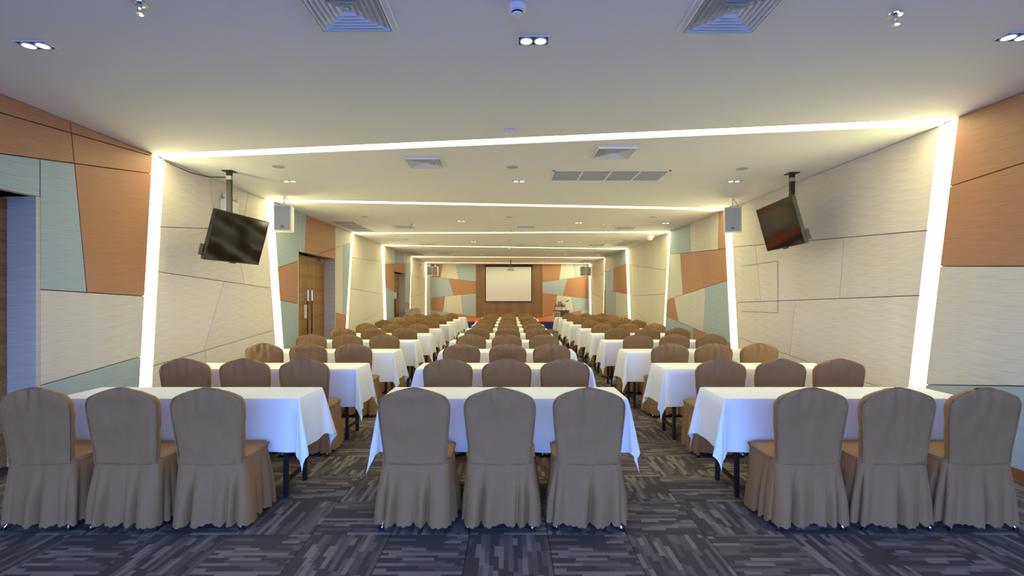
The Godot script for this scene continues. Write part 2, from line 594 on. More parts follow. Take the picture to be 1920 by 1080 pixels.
const DOOR_H := 2.4
func build_door(k: int, d0: float, d1: float) -> void:
	var t := structure("door_%d" % k)
	var dp := W + 0.26
	var dm := (d0 + d1) / 2.0
	# lining of the recess
	for e in [d0, d1]:
		var st := begin()
		var off := -0.02 if e == d1 else 0.02
		box(st, Vector3(-(W + 0.15), DOOR_H / 2.0, -(e + off)), Vector3(0.3, DOOR_H, 0.04))
		obj("jamb", st, M.jamb, t)
	var sh := begin()
	box(sh, Vector3(-(W + 0.16), DOOR_H + 0.015, -dm), Vector3(0.28, 0.03, d1 - d0))
	obj("head", sh, M.jamb, t)
	var bb := begin()
	box(bb, Vector3(-(W + 0.13), 0.045, -(d1 - 0.008)), Vector3(0.24, 0.09, 0.016))
	obj("skirting", bb, M.skirt_wood, t)
	var back := begin()
	box(back, Vector3(-(W + 0.36), DOOR_H / 2.0 + 0.1, -dm), Vector3(0.06, DOOR_H + 0.2, d1 - d0 + 0.4))
	obj("backing", back, M.core, t)
	for s in [-1.0, 1.0]:
		var lw := (d1 - d0) / 2.0 - 0.006
		var st := begin()
		box(st, Vector3(-(dp + 0.02), DOOR_H / 2.0 - 0.005, -(dm + s * (lw / 2.0 + 0.003))), Vector3(0.04, DOOR_H - 0.02, lw))
		var leaf := obj("leaf", st, M.door, t)
		# veneer strips stand a little proud, one by one
		var n := 24
		for j in n:
			var v := begin()
			var hh := (DOOR_H - 0.03) / n
			box(v, Vector3(-(dp - 0.0015 - 0.001 * (j % 2)), 0.012 + hh * (j + 0.5), -(dm + s * (lw / 2.0 + 0.003))), Vector3(0.004, hh - 0.004, lw - 0.004))
			obj("slat", v, M.door if (j * 7 + k) % 3 else M.door2, leaf)
		var hd := begin()
		var hx := -(dp - 0.07)
		var hz: float = -(dm + s * 0.11)
		tube(hd, [Vector3(hx, 0.55, hz), Vector3(hx, 1.4, hz)], 0.017, 10)
		var g := obj("handle_grip", hd, M.dark_wood, leaf)
		var ht := begin()
		tube(ht, [Vector3(hx, 1.4, hz), Vector3(hx, 1.64, hz)], 0.0172, 10)
		tube(ht, [Vector3(hx, 0.45, hz), Vector3(hx, 0.55, hz)], 0.0172, 10)
		for yy in [0.5, 1.45]:
			tube(ht, [Vector3(hx, yy, hz), Vector3(-dp, yy, hz)], 0.009, 8)
		obj("handle_end", ht, M.chrome, leaf)
	var cl := begin()
	for s in [-1.0, 1.0]:
		box(cl, Vector3(-(dp - 0.035), DOOR_H - 0.06, -(dm + s * (d1 - d0) * 0.36)), Vector3(0.05, 0.06, 0.24))
		box(cl, Vector3(-(dp - 0.1), DOOR_H - 0.025, -(dm + s * (d1 - d0) * 0.30)), Vector3(0.16, 0.012, 0.02))
	obj("door_closer", cl, M.steel, t)
	if k == 2:
		var pp := begin()
		box(pp, Vector3(-(dp - 0.012), 1.17, -(dm - 0.06)), Vector3(0.004, 0.3, 0.2))
		var sgn := obj("notice", pp, M.white_plastic, t)
		sgn.set_meta("label", "white paper notice on door handles")

# ---------------------------------------------------------------- floor
func carpet_tex(sd: int) -> ImageTexture:
	rng.seed = sd
	var n := 512
	var img := Image.create(n, n, true, Image.FORMAT_RGB8)
	var fib := FastNoiseLite.new()
	fib.seed = sd
	fib.frequency = 0.35
	var lanes := 18
	var lh := float(n) / lanes
	var lane := []
	for i in lanes:
		var segs := []
		var x := rng.randf_range(-120.0, 60.0)
		while x < n:
			var ln := rng.randf_range(70.0, 300.0)
			var tone: float = [0.0, 0.0, 0.35, 0.6, 1.0][rng.randi() % 5]
			segs.append([x, x + ln, tone])
			x += ln
		lane.append(segs)
	for y in n:
		var li := mini(int(y / lh), lanes - 1)
		var fy := fmod(y, lh)
		for x in n:
			var tone := 0.0
			for s in lane[li]:
				if x >= s[0] and x < s[1]:
					tone = s[2]
			var line := 1.0 if int(fy) % 6 < 3 else 0.25      # fine parallel yarn lines in the pale bars
			if tone > 0.9:
				line = maxf(line, 0.3)
			var k := tone * line
			var nz := fib.get_noise_2d(x, y) * 0.22 + 1.0
			var base := Color(0.275, 0.235, 0.215)
			var pale := Color(0.62, 0.57, 0.51)
			var c := base.lerp(pale, k * 0.9) * nz
			img.set_pixel(x, y, Color(c.r, c.g, c.b))
	img.generate_mipmaps()
	return ImageTexture.create_from_image(img)

func tile_faces(st: SurfaceTool, c: Vector3, turned: bool) -> void:
	var h := 0.2485
	var b := 0.0025
	var q := [Vector3(-h + b, 0, -h + b), Vector3(h - b, 0, -h + b), Vector3(h - b, 0, h - b), Vector3(-h + b, 0, h - b)]
	var o := [Vector3(-h, -0.004, -h), Vector3(h, -0.004, -h), Vector3(h, -0.004, h), Vector3(-h, -0.004, h)]
	var put := func(v: Vector3, n: Vector3) -> void:
		var u := Vector2(v.x, v.z) / 0.5 + Vector2(0.5, 0.5)
		st.set_uv(Vector2(u.y, 1.0 - u.x) if turned else u)
		st.set_normal(n)
		st.add_vertex(c + v)
	for t in [[q[0], q[1], q[2]], [q[0], q[2], q[3]]]:
		for v in t:
			put.call(v, Vector3.UP)
	for i in 4:
		var j := (i + 1) % 4
		var n: Vector3 = ((q[i] + q[j]) / 2.0).normalized() + Vector3.UP
		for v in [q[i], o[i], o[j], q[i], o[j], q[j]]:
			put.call(v, n.normalized())

func build_floor() -> void:
	var fl := structure("floor")
	var st := begin()
	box(st, Vector3(0, -0.106, -(REAR + BACK) / 2.0), Vector3(2.0 * W + 1.2, 0.2, BACK - REAR + 1.0))
	obj("floor_slab", st, M.carpet_joint, fl)
	var mats := []
	for v in 4:
		var m := mat(Color.WHITE, 0.95)
		m.albedo_texture = carpet_tex(11 + v)
		mats.append(m)
	var meshes := []
	var s0 := begin()
	tile_faces(s0, Vector3.ZERO, false)
	meshes.append(s0.commit())
	var s1 := begin()
	tile_faces(s1, Vector3.ZERO, true)
	meshes.append(s1.commit())
	var rest := []
	for v in 4:
		rest.append(begin())
	rng.seed = 5
	for r in range(-12, 46):
		for k in range(-8, 9):
			var x := -0.005 + 0.5 * k
			var d := 2.85 + 0.5 * r
			if d > BACK:
				continue
			var turned := (r + k) % 2 == 0
			var v := rng.randi() % 4
			if r >= 0 and r < 17:
				var o := inst("carpet_tile", meshes[1 if turned else 0], mats[v], fl)
				o.position = Vector3(x, 0, -d)
			else:
				tile_faces(rest[v], Vector3(x, 0, -d), turned)
	var far := ArrayMesh.new()
	for v in 4:
		rest[v].set_material(mats[v])
		rest[v].commit(far)
	var fo := MeshInstance3D.new()
	fo.name = "carpet_tiles_beyond"
	fo.mesh = far
	fl.add_child(fo, true)
	fo.set_meta("kind", "stuff")

func build_ceiling() -> void:
	var cn := structure("ceiling")
	var a := [REAR - 0.2]
	var b := [REAR - 0.2]
	for i in 6:
		for e in [-0.1, 0.1]:
			a.append(strips[-1][i][0] + e)
			b.append(strips[1][i][0] + e)
	a.append(BACK + 0.2)
	b.append(BACK + 0.2)
	var X := W + 0.3
	for i in range(0, a.size(), 2):
		var st := begin()
		# straight lines through the strip ends, carried on into the walls
		var ka: float = (b[i] - a[i]) / (2.0 * W)
		var kb: float = (b[i + 1] - a[i + 1]) / (2.0 * W)
		var q := [Vector3(-X, CEIL, -(a[i] - ka * 0.3)), Vector3(X, CEIL, -(b[i] + ka * 0.3)), Vector3(X, CEIL, -(b[i + 1] + kb * 0.3)), Vector3(-X, CEIL, -(a[i + 1] - kb * 0.3))]
		var up := []
		for p in q:
			up.append(p + Vector3(0, 0.02, 0))
		face(st, q, Vector3.DOWN)
		for k in 4:
			var k2 := (k + 1) % 4
			face(st, [q[k], q[k2], up[k2], up[k]], ((q[k] + q[k2]) / 2.0 - (q[0] + q[2]) / 2.0).normalized())
		obj("ceiling_panel", st, M.ceiling, cn)
	var sl := begin()
	box(sl, Vector3(0, CEIL + 0.13, -(REAR + BACK) / 2.0), Vector3(2.0 * X, 0.2, BACK - REAR + 0.8))
	obj("ceiling_slab", sl, M.ceiling, cn)

func build_window_wall() -> void:
	# glazed wall behind the viewer: the cool daylight in the nearest rows comes from there
	var t := structure("wall_front")
	var z := -REAR + 0.1
	var st := begin()
	box(st, Vector3(0, 0.1, z), Vector3(2.0 * W + 0.6, 0.2, 0.2))
	box(st, Vector3(0, CEIL - 0.1, z), Vector3(2.0 * W + 0.6, 0.4, 0.2))
	obj("wall_core", st, M.jamb, t)
	var w := structure("window_1")
	var fr := begin()
	for i in 8:
		box(fr, Vector3(-W + i * 2.0 * W / 7.0, 1.55, z), Vector3(0.06, 2.7, 0.1))
	box(fr, Vector3(0, 0.23, z), Vector3(2.0 * W, 0.06, 0.1))
	box(fr, Vector3(0, 2.87, z), Vector3(2.0 * W, 0.06, 0.1))
	obj("window_frame", fr, M.steel, w)
	for i in 7:
		var pn := begin()
		box(pn, Vector3(-W + (i + 0.5) * 2.0 * W / 7.0, 1.55, z), Vector3(2.0 * W / 7.0 - 0.06, 2.58, 0.008))
		obj("pane", pn, M.glass, w)

# ---------------------------------------------------------------- chairs
func rr(s: float, a: float, b: float, r: float) -> Array:
	# point and outward normal on a rounded rectangle (half sizes a, b); s = 0..1 of the way round
	var l := [2.0 * (b - r), PI * r / 2.0, 2.0 * (a - r), PI * r / 2.0, 2.0 * (b - r), PI * r / 2.0, 2.0 * (a - r), PI * r / 2.0]
	var tot := 0.0
	for x in l:
		tot += x
	var q := fposmod(s, 1.0) * tot
	var k := 0
	while k < 7 and q > l[k]:
		q -= l[k]
		k += 1
	var cs := [Vector2(a - r, b - r), Vector2(-a + r, b - r), Vector2(-a + r, -b + r), Vector2(a - r, -b + r)]
	match k:
		0: return [Vector2(a, -b + r + q), Vector2(1, 0)]
		2: return [Vector2(a - r - q, b), Vector2(0, 1)]
		4: return [Vector2(-a, b - r - q), Vector2(-1, 0)]
		6: return [Vector2(-a + r + q, -b), Vector2(0, -1)]
	var ci: int = (k - 1) / 2
	var an := ci * PI / 2.0 + q / r
	var n := Vector2(cos(an), sin(an))
	return [cs[ci] + n * r, n]

func grid(rows: Array, wrap: bool, cap_last := false) -> SurfaceTool:
	# rows of points -> smooth surface
	var st := begin()
	st.set_smooth_group(0)
	var m: int = rows[0].size()
	for i in rows.size() - 1:
		for k in (m if wrap else m - 1):
			var k2 := (k + 1) % m
			var a: Vector3 = rows[i][k]
			var b: Vector3 = rows[i][k2]
			var c: Vector3 = rows[i + 1][k2]
			var d: Vector3 = rows[i + 1][k]
			for v in [a, b, c, a, c, d]:
				st.add_vertex(v)
	if cap_last:
		var c := Vector3.ZERO
		for v in rows[-1]:
			c += v
		c /= m
		for k in m:
			for v in [rows[-1][k], rows[-1][(k + 1) % m], c]:
				st.add_vertex(v)
	st.generate_normals()
	return st

const BACK_PROFILE := [[0.43, 0.205], [0.5, 0.209], [0.58, 0.216], [0.66, 0.224], [0.74, 0.231], [0.79, 0.234], [0.815, 0.232], [0.84, 0.224], [0.86, 0.209], [0.876, 0.186], [0.89, 0.154], [0.903, 0.116], [0.915, 0.074], [0.924, 0.036], [0.929, 0.012]]

func back_half(h: float) -> float:
	for i in BACK_PROFILE.size() - 1:
		if h <= BACK_PROFILE[i + 1][0]:
			return lerpf(BACK_PROFILE[i][1], BACK_PROFILE[i + 1][1], clampf((h - BACK_PROFILE[i][0]) / (BACK_PROFILE[i + 1][0] - BACK_PROFILE[i][0]), 0, 1))
	return 0.012

func lean(h: float) -> float:
	return 0.055 * pow(maxf(0.0, (h - 0.43) / 0.49), 1.3)

func make_chair(variant: int) -> Node3D:
	var t := Node3D.new()
	rng.seed = 100 + variant
	var nz := FastNoiseLite.new()
	nz.seed = 40 + variant
	nz.frequency = 4.5
	var gather: float = [0.003, 0.009, 0.006, 0.008][variant]
	# backrest: a padded slab under a fitted cover
	var rows := []
	var hs := [0.425]
	for i in 13:
		hs.append(0.44 + 0.03 * i)
	for p in [0.815, 0.832, 0.847, 0.86, 0.871, 0.881, 0.89, 0.899, 0.907, 0.915, 0.922, 0.9285]:
		hs.append(p)
	var N := 56
	for h in hs:
		var w := back_half(h)
		var th := 0.032 if h < 0.86 else maxf(0.006, 0.032 * sqrt(maxf(0.0, 1.0 - pow((h - 0.86) / 0.071, 2.0))))
		var row := []
		for k in N:
			var pr := rr(float(k) / N, w, th, minf(minf(w, th) * 0.98, 0.026))
			var p: Vector2 = pr[0]
			var fold := nz.get_noise_3d(p.x * 1.6, h * 1.2 - p.x * 0.8, signf(p.y)) * 0.015
			var top := smoothstep(0.7, 0.9, h)
			fold += gather * top * sin(p.x * 75.0 + variant * 2.0) * smoothstep(0.21, 0.05, absf(p.x))
			row.append(Vector3(p.x, h - (0.012 * (1.0 - pow(p.x / 0.21, 2.0)) if h < 0.43 else 0.0), p.y + lean(h) + fold * signf(p.y)))
		rows.append(row)
	var br := obj("backrest", grid(rows, true, true), M.fabric, t)
	# piping along the rear edge
	var pp := []
	for i in range(0, 14):
		pp.append(hs[i])
	var path := []
	for h in hs:
		path.append(Vector3(-back_half(h) + 0.004, h, lean(h) + (0.024 if h < 0.88 else 0.014)))
	for i in range(hs.size() - 1, -1, -1):
		var h: float = hs[i]
		path.append(Vector3(back_half(h) - 0.004, h, lean(h) + (0.024 if h < 0.88 else 0.014)))
	var ps := begin()
	tube(ps, path, 0.0042, 5)
	obj("piping", ps, M.piping, br)
	# seat cushion
	var sr := []
	var zc := -0.175
	for q in [[0.43, 0.0], [0.45, 0.004], [0.462, 0.0], [0.47, -0.012], [0.475, -0.04], [0.478, -0.1]]:
		var row := []
		for k in 48:
			var pr := rr(float(k) / 48.0, 0.222 + q[1], 0.18 + q[1], 0.06)
			row.append(Vector3(pr[0].x, q[0], zc + pr[0].y))
		sr.append(row)
	var seat := obj("seat", grid(sr, true, true), M.fabric, t)
	var sp := []
	for k in 40:
		var pr := rr(k / 40.0, 0.227, 0.185, 0.06)
		sp.append(Vector3(pr[0].x, 0.456, zc + pr[0].y))
	var sps := begin()
	tube(sps, sp, 0.004, 5, true)
	obj("piping", sps, M.piping, seat)
	# skirt with pleats and a scalloped hem
	var kr := []
	var NS := 360
	var ph := rng.randf() * TAU
	var ph2 := rng.randf() * TAU
	var ph3 := rng.randf() * TAU
	for i in 13:
		var q := i / 12.0
		var row := []
		for k in NS:
			var s := float(k) / NS
			var flare := pow(q, 0.75)
			var a := lerpf(0.213, 0.25, flare)
			var b := lerpf(0.19, 0.21, flare)
			var pr := rr(s, a, b, lerpf(0.05, 0.075, q))
			var p: Vector2 = pr[0]
			var n: Vector2 = pr[1]
			var wob := 0.10 * sin(TAU * 3.0 * s + ph3)
			# full round folds with narrow valleys between them, uneven in width
			var u := s * 15.0 + 0.28 * sin(TAU * 4.0 * s + ph) + 0.2 * sin(TAU * 7.0 * s + ph2) + wob
			var pl := 2.0 * pow(absf(sin(PI * u)), 0.7) - 1.15
			var deep := 0.75 + 0.45 * sin(TAU * 5.0 * s + ph2)
			var amp := 0.031 * deep * smoothstep(0.0, 0.75, q)
			p += n * pl * amp
			var top := 0.452 if n.y < 0.5 else 0.452 - 0.03 * smoothstep(0.5, 0.95, n.y)
			var hem := 0.046 - 0.010 * absf(sin(PI * 45.0 * s)) - 0.010 * pl
			row.append(Vector3(p.x, lerpf(top, hem, q), zc + 0.02 + p.y))
		kr.append(row)
	var skirt := obj("skirt", grid(kr, true), M.fabric_skirt, t)
	var wp := []
	for k in 19:
		var x := lerpf(-0.212, 0.212, k / 18.0)
		wp.append(Vector3(x, 0.423 - 0.012 * (1.0 - pow(x / 0.212, 2.0)) + 0.012, 0.036 - 0.02 * smoothstep(0.17, 0.212, absf(x))))
	var ws := begin()
	tube(ws, wp, 0.0045, 5)
	obj("waist_seam", ws, M.piping, skirt)
	# legs
	for sx in [-1.0, 1.0]:
		for sz in [0.02, -0.32]:
			var ls := begin()
			tube(ls, [Vector3(sx * 0.18, 0.42, sz - 0.025), Vector3(sx * 0.186, 0.09, sz - 0.015), Vector3(sx * 0.212, 0.012, sz + (0.024 if sz > 0 else -0.02))], 0.0125, 8)
			var lg := obj("leg", ls, M.chrome, t)
			var fs := begin()
			lathe(fs, Vector3(sx * 0.213, 0.0, sz + (0.025 if sz > 0 else -0.02)), [[0.0, 0.0], [0.015, 0.0], [0.015, 0.02], [0.0, 0.022]], 10)
			obj("foot_cap", fs, M.black, lg)
	return t

# ---------------------------------------------------------------- tables
func make_cloth(x_half: float, z_half: float, drop: float, sd: int) -> Mesh:
	rng.seed = sd
	var nz := FastNoiseLite.new()
	nz.seed = sd
	nz.frequency = 2.2
	# walk round the table edge; at the corners the cloth fans out and hangs lower
	var edge := []     # [edge point, outward direction, hang length, corner weight]
	var cs := [Vector2(1, -1), Vector2(1, 1), Vector2(-1, 1), Vector2(-1, -1)]
	for c in 4:
		var cc := Vector2(cs[c].x * x_half, cs[c].y * z_half)
		var a0 := [-PI / 2.0, 0.0, PI / 2.0, PI][c] as float
		for i in 13:
			var f := i / 12.0
			var an := a0 + f * PI / 2.0
			var dirn := Vector2(cos(an), sin(an))
			var hang := drop / maxf(absf(cos(an)), absf(sin(an)))
			edge.append([cc, dirn, hang, sin(f * PI), c])
		var nx := Vector2(cs[(c + 1) % 4].x * x_half, cs[(c + 1) % 4].y * z_half)
		var steps := 8 if c % 2 == 0 else 30
		for i in range(1, steps):
			edge.append([cc.lerp(nx, float(i) / steps), Vector2(cos(a0 + PI / 2.0), sin(a0 + PI / 2.0)), drop, 0.0, c])
	var rows := []
	var ph := []
	for c in 4:
		ph.append(rng.randf_range(0.25, 0.75))
	for i in 13:
		var q := i / 12.0
		var row := []
		for e in edge:
			var p: Vector2 = e[0]
			var n: Vector2 = e[1]
			var cw: float = e[3]
			var wav := nz.get_noise_2d(p.x * 1.5 + n.x * 2.0, p.y * 1.5 + n.y * 2.0 + 7.0)
			# the spare cloth of a corner folds into a hanging cone
			var out := 0.01 + q * (0.022 + 0.025 * wav) + cw * q * 0.085 + cw * cw * q * 0.045 * sin(cw * 9.0 + ph[e[4]] * 6.0)
			out += 0.006 * (1.0 - cw) * q * sin(p.x * 13.0 + p.y * 19.0 + sd)
			var y: float = 0.752 - e[2] * q * (1.0 - 0.03 * cw)
			if i == 0:
				y = 0.7545
				out = 0.0
			elif i == 1:
				y = 0.752 - e[2] * 0.02
				out = 0.008
			row.append(Vector3(p.x + n.x * out, y, p.y + n.y * out))
		rows.append(row)
	var st := grid(rows, true)
	# flat top
	var top := []
	for e in rows[0]:
		top.append(e)
	var c0 := Vector3(0, 0.7545, 0)
	for k in top.size():
		var a: Vector3 = top[k]
		var b: Vector3 = top[(k + 1) % top.size()]
		if (a - b).length() > 1e-5:
			var cr := (b - a).cross(c0 - a)
			for v in ([a, b, c0] if cr.y < 0.0 else [a, c0, b]):
				st.set_normal(Vector3.UP)
				st.add_vertex(v)
	return st.commit()

func make_table() -> Node3D:
	var t := Node3D.new()
	var st := begin()
	bevel_box(st, Vector3(0, 0.735, 0), Vector3(1.8, 0.03, 0.45), 0.004)
	obj("tabletop", st, M.table_wood, t)
	for sx in [-1.0, 1.0]:
		for sz in [-1.0, 1.0]:
			var l := begin()
			box(l, Vector3(sx * 0.8, 0.36, sz * 0.17), Vector3(0.03, 0.72, 0.03))
			obj("leg", l, M.black, t)
		var b := begin()
		box(b, Vector3(sx * 0.8, 0.12, 0), Vector3(0.024, 0.024, 0.34))
		obj("stretcher", b, M.black, t)
	return t

func adopt(t: Node3D, called: String, label: String, category: String, at: Vector3, turn: float, group: String) -> Node3D:
	t.name = numbered(called)
	add_child(t)
	t.position = at
	t.rotation.y = turn
	tag(t, label, category, group)
	return t

func build_seating() -> void:
	var chairs := []
	for v in 4:
		chairs.append(make_chair(v))
	var table0 := make_table()
	var cloths := []
	for v in 3:
		cloths.append(make_cloth(0.915, 0.228, 0.385, 60 + v))
	var cols := [[-2.485, "door-side column", [-3.06, -2.5, -1.94], ["wall seat", "middle seat", "aisle seat"]],
		[-0.04, "centre column", [-0.59, -0.03, 0.53], ["door-side seat", "middle seat", "doorless-side seat"]],
		[2.515, "doorless-side column", [1.99, 2.55, 3.11], ["aisle seat", "middle seat", "wall seat"]]]
	var first := [[-3.06, -2.5, -1.95], [-0.615, -0.06, 0.515], [1.95, 2.51, 3.065]]
	var jit := RandomNumberGenerator.new()
	jit.seed = 77
	for ci in 3:
		for r in 10:
			var d := 3.845 + 1.46 * r
			var row: String = ORD[9 - r]
			var dx := jit.randf_range(-0.03, 0.03) if r > 0 else 0.0
			var tx: float = cols[ci][0] + dx
			adopt(table0.duplicate(), "seminar_table", "narrow black-legged table under white cloth, %s row from the stage, %s" % [row, cols[ci][1]], "table", Vector3(tx, 0, -d), 0.0, "seminar tables")
			var cl := MeshInstance3D.new()
			cl.name = numbered("tablecloth")
			cl.mesh = cloths[(r + ci) % 3]
			cl.material_override = M.cloth
			add_child(cl)
			cl.position = Vector3(tx, 0, -d)
			if (r + ci * 2) % 4 > 1:
				cl.rotation.y = PI
			tag(cl, "white cloth draped over the table in the %s row from the stage, %s" % [row, cols[ci][1]], "tablecloth", "white tablecloths")
			for k in 3:
				var x: float = first[ci][k] if r == 0 else cols[ci][2][k] + jit.randf_range(-0.012, 0.012)
				var cd := 3.215 + 1.46 * r + (jit.randf_range(-0.06, -0.01) if r > 0 else -0.02)
				var src: Node3D = chairs[[1, 0, 2, 3][(k + r * 2 + ci) % 4]]
				adopt(src.duplicate(), "banquet_chair", "brown covered banquet chair, %s, %s row from the stage, %s" % [cols[ci][3][k], row, cols[ci][1]], "chair", Vector3(x, 0, -cd), jit.randf_range(-0.03, 0.03), "covered banquet chairs")
	for c in chairs:
		c.free()
	table0.free()

# ---------------------------------------------------------------- ceiling fittings
func diffuser(x: float, d: float, size := 0.5) -> void:
	var t := thing("air_diffuser", "square louvred air diffuser " + spot_words(d, x), "air vent", Vector3(x, CEIL, -d), 0.0, "square ceiling diffusers")
	var a := size / 2.0
	var ring := func(st: SurfaceTool, o: float, yo: float, i: float, yi: float) -> void:
		for k in 4:
			var b := Basis(Vector3.UP, k * PI / 2.0)
			var p := [Vector3(-o, yo, o), Vector3(o, yo, o), Vector3(i, yi, i), Vector3(-i, yi, i)]
			var q := []
			for v in p:
				q.append(b * v)
			var n: Vector3 = (q[1] - q[0]).cross(q[2] - q[0]).normalized()
			if n.y > 0.0:
				n = -n
			face(st, q, n)
	var fs := begin()
	ring.call(fs, a, -0.001, a - 0.006, -0.009)
	ring.call(fs, a - 0.006, -0.009, a - 0.035, -0.009)
	ring.call(fs, a - 0.035, -0.009, a - 0.036, -0.03)
	ring.call(fs, a - 0.036, -0.03, a - 0.037, -0.004)
	obj("frame", fs, M.vent_white, t)
	var bk := begin()
	box(bk, Vector3(0, -0.0015, 0), Vector3(size - 0.07, 0.003, size - 0.07))
	obj("throat", bk, M.vent_white, t)
	var o := a - 0.042
	for i in 6:
		var st := begin()
		ring.call(st, o, -0.03, o - 0.022, -0.006)
		ring.call(st, o + 0.0012, -0.0295, o - 0.0208, -0.0055)
		obj("louvre", st, M.vent_white, t)
		o -= 0.032
	var cs := begin()
	box(cs, Vector3(0, -0.012, 0), Vector3(o * 2.0 - 0.01, 0.008, o * 2.0 - 0.01))
	obj("centre_plate", cs, M.vent_white, t)

func return_grille(x: float, d: float, sx: float, sz: float, along_x: bool) -> void:
	var t := thing("return_air_grille", "long four-part return air grille " + spot_words(d, x), "air vent", Vector3(x, CEIL, -d), 0.0, "return air grilles")
	var st := begin()
	var n := 4
	var bar := 0.025
	for e in [-1.0, 1.0]:
		box(st, Vector3(e * (sx / 2.0), -0.006, 0), Vector3(bar, 0.012, sz + bar))
		box(st, Vector3(0, -0.006, e * (sz / 2.0)), Vector3(sx + bar, 0.012, bar))
	for i in range(1, n):
		var f := float(i) / n - 0.5
		if along_x:
			box(st, Vector3(f * sx, -0.006, 0), Vector3(bar, 0.012, sz))
		else:
			box(st, Vector3(0, -0.006, f * sz), Vector3(sx, 0.012, bar))
	obj("frame", st, M.vent_white, t)
	for i in n:
		var f := (i + 0.5) / n - 0.5
		var c := Vector3(f * sx, 0, 0) if along_x else Vector3(0, 0, f * sz)
		var w := sx / n - bar if along_x else sx - bar
		var l := sz - bar if along_x else sz / n - bar
		var ps := begin()
		box(ps, c + Vector3(0, -0.002, 0), Vector3(w, 0.004, l))
		var pa := obj("filter_panel", ps, M.filter, t)
		var ss := begin()
		var m := int(l / 0.03)
		for j in m:
			box(ss, c + Vector3(0, -0.006, (j + 0.5) / m * l - l / 2.0), Vector3(w, 0.003, 0.012), Basis.IDENTITY)
		obj("louvres", ss, M.filter_slat, pa)

func downlight(x: float, d: float) -> void:
	var t := thing("twin_downlight", "twin recessed spot downlight " + spot_words(d, x), "downlight", Vector3(x, CEIL, -d), 0.0, "twin ceiling downlights")
	var st := begin()
	for e in [-1.0, 1.0]:
		box(st, Vector3(e * 0.098, -0.004, 0), Vector3(0.006, 0.008, 0.11))
		box(st, Vector3(0, -0.004, e * 0.054), Vector3(0.2, 0.008, 0.006))
	obj("frame", st, M.vent_white, t)
	var pl := begin()
	box(pl, Vector3(0, -0.0015, 0), Vector3(0.19, 0.003, 0.104))
	obj("housing", pl, M.black, t)
	for e in [-1.0, 1.0]:
		var r := begin()
		lathe(r, Vector3(e * 0.046, -0.003, 0), [[0.043, 0.0], [0.043, -0.008], [0.037, -0.009], [0.034, -0.002]], 20)
		var rg := obj("lamp_ring", r, M.white_plastic, t)
		var b := begin()
		lathe(b, Vector3(e * 0.046, -0.003, 0), [[0.033, -0.0015], [0.02, -0.006], [0.0, -0.007]], 18)
		obj("lamp", b, M.lamp, rg)
	var s := SpotLight3D.new()
	s.name = "downlight_beam"
	t.add_child(s)
	s.position = Vector3(0, -0.03, 0)
	s.rotation.x = -PI / 2.0
	s.spot_angle = 50.0
	s.spot_angle_attenuation = 0.8
	s.light_color = M.cool
	s.light_energy = M.spot_energy
	s.light_size = 0.04
	s.spot_range = 30.0
	s.shadow_enabled = true

func ceiling_speaker(x: float, d: float) -> void:
	var t := thing("ceiling_speaker", "small round flush ceiling speaker " + spot_words(d, x), "speaker", Vector3(x, CEIL, -d), 0.0, "round ceiling speakers")
	var r := begin()
	lathe(r, Vector3.ZERO, [[0.092, 0.0], [0.092, -0.004], [0.086, -0.008], [0.078, -0.006]], 28)
	obj("rim", r, M.vent_white, t)
	var g := begin()
	lathe(g, Vector3.ZERO, [[0.078, -0.005], [0.04, -0.008], [0.0, -0.009]], 28)
	obj("grille", g, M.filter, t)

func sprinkler(x: float, d: float) -> void:
	var t := thing("fire_sprinkler", "small chrome fire sprinkler head " + spot_words(d, x), "sprinkler", Vector3(x, CEIL, -d), 0.0, "ceiling sprinklers")
	var a := begin()
	lathe(a, Vector3.ZERO, [[0.04, 0.0], [0.038, -0.006], [0.015, -0.01], [0.012, -0.03], [0.0, -0.03]], 18)
	obj("escutcheon", a, M.chrome, t)
	var b := begin()
	for e in [-1.0, 1.0]:
		tube(b, [Vector3(e * 0.01, -0.028, 0), Vector3(e * 0.013, -0.045, 0), Vector3(e * 0.003, -0.062, 0)], 0.0025, 6)
	obj("yoke", b, M.chrome, t)
	var c := begin()
	lathe(c, Vector3.ZERO, [[0.0, -0.061], [0.022, -0.062], [0.022, -0.064], [0.0, -0.066]], 16)
	obj("deflector", c, M.chrome, t)

